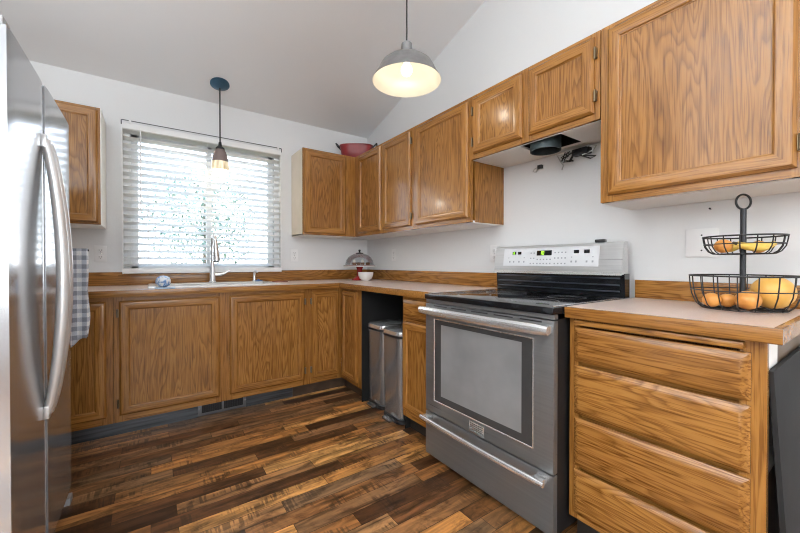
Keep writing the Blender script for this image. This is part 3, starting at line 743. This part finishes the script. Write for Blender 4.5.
# ------------------------------------------------------------------ step bins
def make_bin(label, loc, group):
    b = thing('step_bin', label, 'bin', (0, 0, 0), group)
    d_, w_ = .40, .248                                    # long axis along x, into the alcove
    def outline(k, n=40):
        r = []
        for i in range(n):
            a = 2*PI*i/n; ca, sa = math.cos(a), math.sin(a); e = 2/5
            r.append((d_/2*k*math.copysign(abs(ca)**e, ca), w_/2*k*math.copysign(abs(sa)**e, sa)))
        return r
    def loft(levels):
        mm = MB(); rs = [[mm.bm.verts.new((x, y, z)) for x, y in outline(k)] for k, z in levels]
        for A, B in zip(rs, rs[1:]):
            for i in range(len(A)): mm.bm.faces.new((A[i], A[(i+1) % len(A)], B[(i+1) % len(A)], B[i]))
        mm.bm.faces.new(rs[0][::-1]); mm.bm.faces.new(rs[-1]); return mm
    obj('base', loft([(.97, 0), (1.0, .004), (1.0, .03)]), BLACKM, b)
    obj('body', loft([(.95, .0305), (.97, .05), (1, .575)]), STEELBIN, b)
    obj('rim', loft([(1.005, .5755), (1.02, .578), (1.02, .590), (1.0, .5925)]), BLACKM, b)
    obj('lid', loft([(1.01, .593), (1.015, .600), (1.0, .618), (.93, .624)]), CHROME, b)
    m = MB(); m.box(-d_/2-.038, -d_/2+.02, -.045, .045, .008, .026, .005)
    obj('pedal', m, STEELBIN, b)
    b.location = loc; return b
b0 = make_bin('slim stainless step bin, left of the pair in the black alcove', (1.565, 2.293, .0008), 'step bins in the alcove')
copy_tree(b0, (1.535, 2.025, .0008), 'slim stainless step bin beside the narrow cabinet in the black alcove')

# ------------------------------------------------------------------ outlets and switches
def make_outlet(label, loc, rotz, group='wall outlets'):
    o = thing('wall_outlet', label, 'outlet', (0, 0, 0), group)
    obj('cover_plate', MB().box(-.036, .036, -.005, 0, -.058, .058, .002), WHITE, o)
    for z in (-.024, .024):
        m = MB(); m.box(-.017, .017, -.0075, -.005, z-.016, z+.016, .002); s_ = obj('receptacle', m, WHITE, o)
        m = MB(); m.box(-.0085, -.006, -.0079, -.0074, z-.004, z+.006); m.box(.006, .0085, -.0079, -.0074, z-.004, z+.006); m.box(-.002, .002, -.0079, -.0074, z-.012, z-.008)
        obj('slots', m, BLACKM, s_)
    m = MB(); m.cyl((0, -.005, 0), (0, -.0062, 0), .003, 10); obj('screw', m, CHROME, o)
    o.location = loc; o.rotation_euler = (0, 0, rotz); return o
o0 = make_outlet('white outlet on the back wall between refrigerator and window', (-.303, YB-.0005, 1.150), 0)
copy_tree(o0, (1.126, YB-.0005, 1.155), 'white outlet on the back wall right of the window')
copy_tree(o0, (XR-.0005, 2.855, 1.160), 'white outlet on the right wall near the cake stand', (0, 0, math.radians(-90)))
copy_tree(o0, (XR-.0005, 1.622, 1.146), 'white outlet on the right wall beside the range console', (0, 0, math.radians(-90)))
sw = thing('blank_wall_plate', 'square white blank wall plate behind the fruit stand', 'wall plate', (XR, .502, 1.167))
obj('plate', MB().box(XR-.006, XR-.0005, .446, .558, 1.107, 1.228, .002), WHITE, sw)
m = MB()
for z in (1.135, 1.20): m.cyl((XR-.006, .502, z), (XR-.0072, .502, z), .0032, 10)
pieces('screw', m, DARKM, sw)
m = MB(); m.cyl((XR-.001, .473, 1.307), (XR-.016, .473, 1.309), .0018, 8); m.cyl((XR-.016, .473, 1.309), (XR-.018, .473, 1.309), .004, 8)
tag(obj('wall_nail', m, DARKM), 'dark nail in the wall above the blank plate', 'nail')
# wires under the short cabinet
WIRE = plain('black_wire', (.02, .02, .02), .4, noise=.2); WIREL = plain('pale_wire', (.5, .5, .48), .35, .5, noise=.2)
w = thing('wire_bundle', 'loose wiring hanging on the wall under the short cabinet', 'wires', (XR-.02, 1.04, 1.66))
obj('junction_clamp', MB().box(XR-.05, XR-.001, .965, 1.055, 1.665, 1.700, .008), DARKM, w)
m = MB(); rr = random.Random(3)
for k in range(5):
    y = 1.0+rr.uniform(-.06, .12); z = 1.685
    pts = [(XR-.02-rr.uniform(0, .02), y, z+.012)]
    for q in range(4): pts.append((XR-.015-rr.uniform(0, .04), y+rr.uniform(-.045, .055), z-rr.uniform(-.012, .05)))
    m.tube(pts, .0035, 6)
pieces('black_lead', m, WIRE, w)
m = MB()
m.tube([(XR-.04, 1.04, 1.69), (XR-.03, 1.10, 1.685), (XR-.04, 1.145, 1.695), (XR-.03, 1.13, 1.66), (XR-.03, 1.11, 1.63), (XR-.02, 1.125, 1.612)], .004, 6)
m.tube([(XR-.04, 1.0, 1.69), (XR-.05, .95, 1.70), (XR-.03, .93, 1.695), (XR-.03, .945, 1.675), (XR-.04, 1.0, 1.66)], .0035, 6)
m.tube([(XR-.03, 1.06, 1.68), (XR-.045, 1.09, 1.655), (XR-.03, 1.12, 1.645)], .003, 6)
pieces('pale_lead', m, WIREL, w)
c = thing('cable_clamp', 'small dark cable clamp on the wall under the short cabinet', 'clamp', (XR, 1.277, 1.656))
obj('body', MB().box(XR-.022, XR-.001, 1.255, 1.283, 1.650, 1.672, .004), DARKM, c)
obj('wire_loop', MB().tube([(XR-.015, 1.28, 1.66), (XR-.02, 1.305, 1.652), (XR-.015, 1.312, 1.64), (XR-.012, 1.30, 1.634), (XR-.012, 1.285, 1.65)], .003, 6), WIREL, c)

# ------------------------------------------------------------------ pendants
px, py = 1.188, 1.628
zt = ceil_z(py)
p = thing('barn_pendant_lamp', 'grey metal barn pendant lamp hanging in front of the wall cabinets', 'lamp', (px, py, 2.09))
prof = [(.0, .235), (.022, .235), (.030, .228), (.033, .172), (.040, .160), (.075, .150), (.115, .133), (.143, .110), (.157, .085), (.165, .066), (.178, .046), (.192, .020), (.1935, .018)]
galv = plain('galvanised_grey', (.30, .30, .30), .38, .75, noise=.12, nscale=20)
obj('shade', MB().lathe(prof, (px, py, 2.09), 56), galv, p)
inn = [(.1925, .018), (.176, .044), (.163, .064), (.155, .083), (.141, .107), (.113, .130), (.074, .147), (.035, .155), (0, .156)]
o = obj('shade_lining', MB().lathe(inn, (px, py, 2.09), 56), plain('white_enamel', (.66, .63, .54), .35, noise=.02), p); o['label'] = 'white enamel inside of the shade'
obj('bulb', MB().lathe([(0, 0), (.016, .003), (.028, .014), (.032, .030), (.029, .046), (.019, .062), (.014, .078), (0, .079)], (px, py, 2.140), 24), emit('bulb_white', (1, .95, .84), 4), p)
obj('cord', MB().cyl((px, py, 2.324), (px, py, zt-.02), .0045, 8), BLACKM, p)
obj('canopy', MB().lathe([(0, -.03), (.05, -.03), (.058, -.02), (.06, 0.014)], (px, py, zt), 24), galv, p)
L = bpy.data.lights.new('barn_lamp_light', 'POINT'); L.energy = 1.05; L.color = (1, .91, .77); L.shadow_soft_size = .03
lo = bpy.data.objects.new('barn_lamp_light', L); COL.objects.link(lo); lo.location = (px, py, 2.115)
sx, sy = .453, 3.138
zt = ceil_z(sy)
p = thing('sink_pendant_lamp', 'small bell pendant lamp with lit cream band hanging in front of the blind', 'lamp', (sx, sy, 1.80))
BLUEM = plain('blue_black_metal', (.05, .12, .19), .3, .5, noise=.2)
cn = MB(); cn.lathe([(0, -.032), (.018, -.030), (.055, -.014), (.07, -.004), (.07, .004), (0, .004)], (0, 0, 0), 28)
cn.xf(Matrix.Translation((sx, sy, zt-.006)) @ Matrix.Rotation(-math.atan(SL), 4, 'X'))
obj('canopy', cn, BLUEM, p)
obj('rod', MB().cyl((sx, sy, 2.035), (sx, sy, zt-.01), .0055, 10), DARKM, p)
obj('socket_cap', MB().lathe([(0, 0), (.034, 0), (.032, .014), (.014, .03), (.010, .06), (0, .062)], (sx, sy, 1.982), 24), BLACKM, p)
obj('shade', MB().lathe([(.034, .190), (.045, .165), (.055, .130), (.060, .090), (.061, .085), (.056, .085), (.050, .13), (.033, .18)], (sx, sy, 1.792), 36), plain('smoky_brown_glass', (.24, .18, .165), .2, noise=.1), p)
t_ = NT('lit_cream_glass'); n_ = t_.noise(t_.coords((60, 60, 6)), 1, 2); c_ = t_.ramp(n_, [(.35, (.48, .38, .22)), (.65, (.80, .71, .52))])
t_.set(Base_Color=c_, Emission_Color=c_, Emission_Strength=.55, Roughness=.2)
o = obj('glass_band', MB().lathe([(.061, .085), (.064, .05), (.066, .022), (.066, .018), (.062, .018), (.054, .085)], (sx, sy, 1.80), 36), t_.m, p); o['label'] = 'lit cream lower band of the shade'
obj('bulb', MB().lathe([(0, 0), (.03, .004), (.052, .016), (.05, .03), (.02, .06), (0, .07)], (sx, sy, 1.794), 24), emit('bulb_warm', (1, .92, .75), 5), p)
L = bpy.data.lights.new('sink_lamp_light', 'POINT'); L.energy = 2.5; L.color = (1, .86, .66); L.shadow_soft_size = .03
lo = bpy.data.objects.new('sink_lamp_light', L); COL.objects.link(lo); lo.location = (sx, sy, 1.775)

# ------------------------------------------------------------------ fruit stand
cx, cy, cz = 1.708, .330, CT+.0008
fs = thing('fruit_stand', 'two-tier black wire fruit stand on the short worktop', 'fruit stand', (cx, cy, cz))
def basket(name, R, r0, zb, zt_, nr, wr=.0019, wm=.0029):
    m = MB(); m.ring((cx, cy, zt_), R, wm, 48); m.ring((cx, cy, zb), r0, wr, 40)
    prof = [(r0*.12, zb), (r0*.6, zb), (r0, zb), (r0+(R-r0)*.45, zb+(zt_-zb)*.14), (r0+(R-r0)*.80, zb+(zt_-zb)*.42), (R-.002, zb+(zt_-zb)*.75), (R, zt_)]
    m.ring((cx, cy, zb+(zt_-zb)*.56), r0+(R-r0)*.885, wr, 48); m.ring((cx, cy, zb), r0*.5, wr, 24)
    for k in range(nr):
        a = 2*PI*(k+.3)/nr; m.tube([(cx+r*math.cos(a), cy+r*math.sin(a), z) for r, z in prof], wr, 6)
    return obj(name, m, BLACKM, fs)
basket('lower_basket', .146, .112, cz+.006, 1.036, 18); basket('upper_basket', .109, .080, 1.113, 1.174, 16)
obj('pole', MB().cyl((cx, cy, cz+.002), (cx, cy, 1.272), .0085, 14), DARKM, fs)
Rv = Vector((.819, -.574, 0))
obj('ring_handle', MB().ring((cx, cy, 1.296), .026, .0035, 28, 8, (Rv, Vector((0, 0, 1)))), BLACKM, fs)
def peel(name, c0, c1, sc=9, rough=.4):
    t = NT(name); v = t.coords(); n = t.noise(v, sc, 2); b = t.noise(v, 160, 1); t.set(Base_Color=t.ramp(n, [(.3, c0), (.7, c1)]), Roughness=rough); t.bump(b, .25, .001); return t.m
ORG = peel('orange_peel', (.62, .24, .045), (.80, .38, .09), 12); YEL = peel('yellow_orange_rind', (.72, .36, .07), (.82, .50, .13), 7)
STEM = plain('stem_brown', (.09, .06, .02), .7, noise=.2)
zb = cz+.006+.003
def sphere_prof(r, k=1.0): return [(r*math.sin(PI*i/14) if 0 < i < 14 else 0, r*k-r*k*math.cos(PI*i/14)) for i in range(15)]
def fruit(label, x, y, z, r, k, mat, group, sxx=1, name='orange', cat='orange', ribs=0):
    f = thing(name, label, cat, (x, y, z), group)
    mm = MB().lathe(sphere_prof(r, k), (x, y, z), 32, sxx, 1)
    if ribs:
        for v in mm.bm.verts:
            a = math.atan2(v.co.y-y, v.co.x-x); s_ = 1-.03*abs(math.sin(a*ribs/2)); v.co.x = x+(v.co.x-x)*s_; v.co.y = y+(v.co.y-y)*s_
    obj('peel', mm, mat, f)
    obj('stem', MB().lathe([(0, -.002), (.004, -.002), (.0035, .002), (0, .0025)], (x, y, z+2*r*k), 8), STEM, f); return f
GO = 'oranges in the lower basket'
fruit('small orange at the left end of the lower basket', 1.640, .398, zb, .0265, .95, ORG, GO)
fruit('small orange second from left in the lower basket', 1.682, .365, zb, .0255, .94, ORG, GO)
fruit('larger orange at the front of the lower basket, left of the big yellow fruit', 1.648, .305, zb, .0345, .92, ORG, GO, 1.05)
fruit('big yellow-orange melon at the right of the lower basket', 1.744, .262, zb, .059, .95, YEL, None, 1, 'melon', 'melon', 10)
zu = 1.1165
fruit('orange at the left end of the upper basket', 1.659, .372, zu, .026, .92, ORG, None)
fruit('round orange fruit at the right of the upper basket behind the bananas', 1.763, .300, zu, .0235, .92, ORG, None)
BAN = peel('banana_skin', (.72, .46, .07), (.85, .62, .16), 14)
def banana(label, p0, p1, sag, side):
    f = thing('banana', label, 'banana', ((p0[0]+p1[0])/2, (p0[1]+p1[1])/2, zu), 'bananas in the upper basket')
    A, B = Vector(p0), Vector(p1); sd_ = Vector((side[0], side[1], 0)); pts = []; rs = []
    for k in range(15):
        q = k/14; pts.append(A.lerp(B, q)+sd_*math.sin(PI*q)+Vector((0, 0, sag*(2*q-1)**2))); rs.append(.0155*(math.sin(PI*min(max(q, .06), .94)))**.35)
    obj('skin', MB().tube(pts, rs, 12), BAN, f)
    obj('tip', MB().tube([pts[0], pts[0]+(pts[0]-pts[1]).normalized()*.012], [.006, .004], 8), STEM, f)
banana('banana nearest the front of the upper basket', (1.652, .335, zu+.019), (1.738, .258, zu+.019), .012, (-.006, -.006))
banana('banana lying behind the front banana in the upper basket', (1.700, .395, zu+.019), (1.768, .345, zu+.019), .012, (.008, .010))

# ------------------------------------------------------------------ cake stand, dome, bowl, red roaster
kx, ky = 1.672, 3.075
RED = plain('red_glaze', (.30, .02, .02), .2, noise=.08); CREAM = plain('white_glaze', (.82, .80, .77), .2, noise=.02)
ck = thing('cake_stand', 'red and white footed cake stand on the worktop in the back corner', 'cake stand', (kx, ky, CT+.0008))
obj('pedestal', MB().lathe([(0, 0), (.075, 0), (.078, .008), (.05, .022), (.026, .045), (.024, .10), (.035, .130), (0, .131)], (kx, ky, CT+.0008), 36), RED, ck)
obj('plate', MB().lathe([(0, .1315), (.10, .1315), (.150, .133), (.158, .136), (.159, .1425), (.150, .143), (0, .143)], (kx, ky, CT+.0008), 48), CREAM, ck)
obj('plate_top', MB().lathe([(0, .1432), (.147, .1432), (.153, .1445), (.157, .147), (.154, .1475), (.148, .1455), (0, .1445)], (kx, ky, CT+.0008), 48), RED, ck)
z0 = CT+.0008+.148
dm = thing('glass_dome', 'clear glass dome with a dark knob on the cake stand', 'dome', (kx, ky, z0))
pr = [(.138, 0), (.138, .012), (.130, .045), (.110, .075), (.080, .098), (.045, .111), (.012, .115), (0, .1155)]
DG = thin_glass('dome_glass', .5, (.88, .89, .90))
obj('glass', MB().lathe(pr, (kx, ky, z0), 48), DG, dm)
obj('knob', MB().lathe([(0, .1155), (.038, .112), (.034, .119), (.010, .122), (.007, .132), (.012, .142), (.009, .151), (0, .152)], (kx, ky, z0), 24), DARKM, dm)
zc_ = CT+.0008+.1485
CAKE = plain('cake_brown', (.20, .10, .05), .8, noise=.3, nscale=60); ICING = plain('white_icing', (.82, .78, .70), .5, noise=.04)
def cupcake(label, x, y, tall):
    f = thing('cupcake', label, 'cake', (x, y, zc_), 'cakes under the glass dome')
    obj('cake', MB().lathe([(0, 0), (.017, 0), (.022, .020), (.02, .024), (0, .026)], (x, y, zc_), 16), CAKE, f)
    if tall: obj('icing', MB().lathe([(.0, .024), (.014, .024), (.015, .040), (.008, .052), (0, .054)], (x, y, zc_), 16), ICING, f)
cupcake('small cake with tall white icing at the left under the dome', kx-.055, ky+.005, True)
cupcake('small cake with tall white icing in the middle under the dome', kx+.012, ky-.035, True)
cupcake('plain brown cake between the two iced cakes under the dome', kx-.022, ky-.02, False)
cupcake('plain brown cake at the right under the dome', kx+.062, ky-.055, False)
bwx, bwy = kx-.006, ky-.132
tag(obj('bowl', MB().lathe([(0, 0), (.034, 0), (.036, .004), (.058, .022), (.070, .050), (.073, .080), (.070, .080), (.066, .050), (.054, .026), (.030, .010), (0, .009)], (bwx, bwy, CT+.0008), 40), CREAM), 'small white bowl in front of the cake stand', 'bowl')
# red roaster on top of the corner cabinets
rx_, ry_ = 1.690, 3.165
ro = thing('roasting_tub', 'red oval tub with black handles on top of the corner wall cabinets', 'tub', (0, 0, 0))
def sup(k, n=44, a=.165, b=.115):
    r = []
    for i in range(n):
        t = 2*PI*i/n; c_, s_ = math.cos(t), math.sin(t); e = 2/3.2
        r.append((a*k*math.copysign(abs(c_)**e, c_), b*k*math.copysign(abs(s_)**e, s_)))
    return r
m = MB(); lv = [(.82, 0), (.86, .006), (.92, .07), (.985, .128), (1.02, .132), (1.02, .138), (.98, .138), (.90, .07), (.82, .012)]
rs = [[m.bm.verts.new((x, y, z)) for x, y in sup(k)] for k, z in lv]
for A, B in zip(rs, rs[1:]):
    for i in range(len(A)): m.bm.faces.new((A[i], A[(i+1) % len(A)], B[(i+1) % len(A)], B[i]))
m.bm.faces.new(rs[0][::-1]); m.bm.faces.new(rs[-1])
obj('body', m, plain('red_enamel', (.24, .018, .020), .35, noise=.12, nscale=14), ro)
for s in (-1, 1):
    m = MB(); m.tube([(s*.160, -.035, .120), (s*.190, -.035, .150), (s*.200, -.030, .162), (s*.200, .030, .162), (s*.190, .035, .150), (s*.160, .035, .120)], .008, 8)
    obj('handle', m, BLACKM, ro)
ro.location = (rx_, ry_, UZ1+.0008); ro.rotation_euler = (0, 0, math.radians(-35))
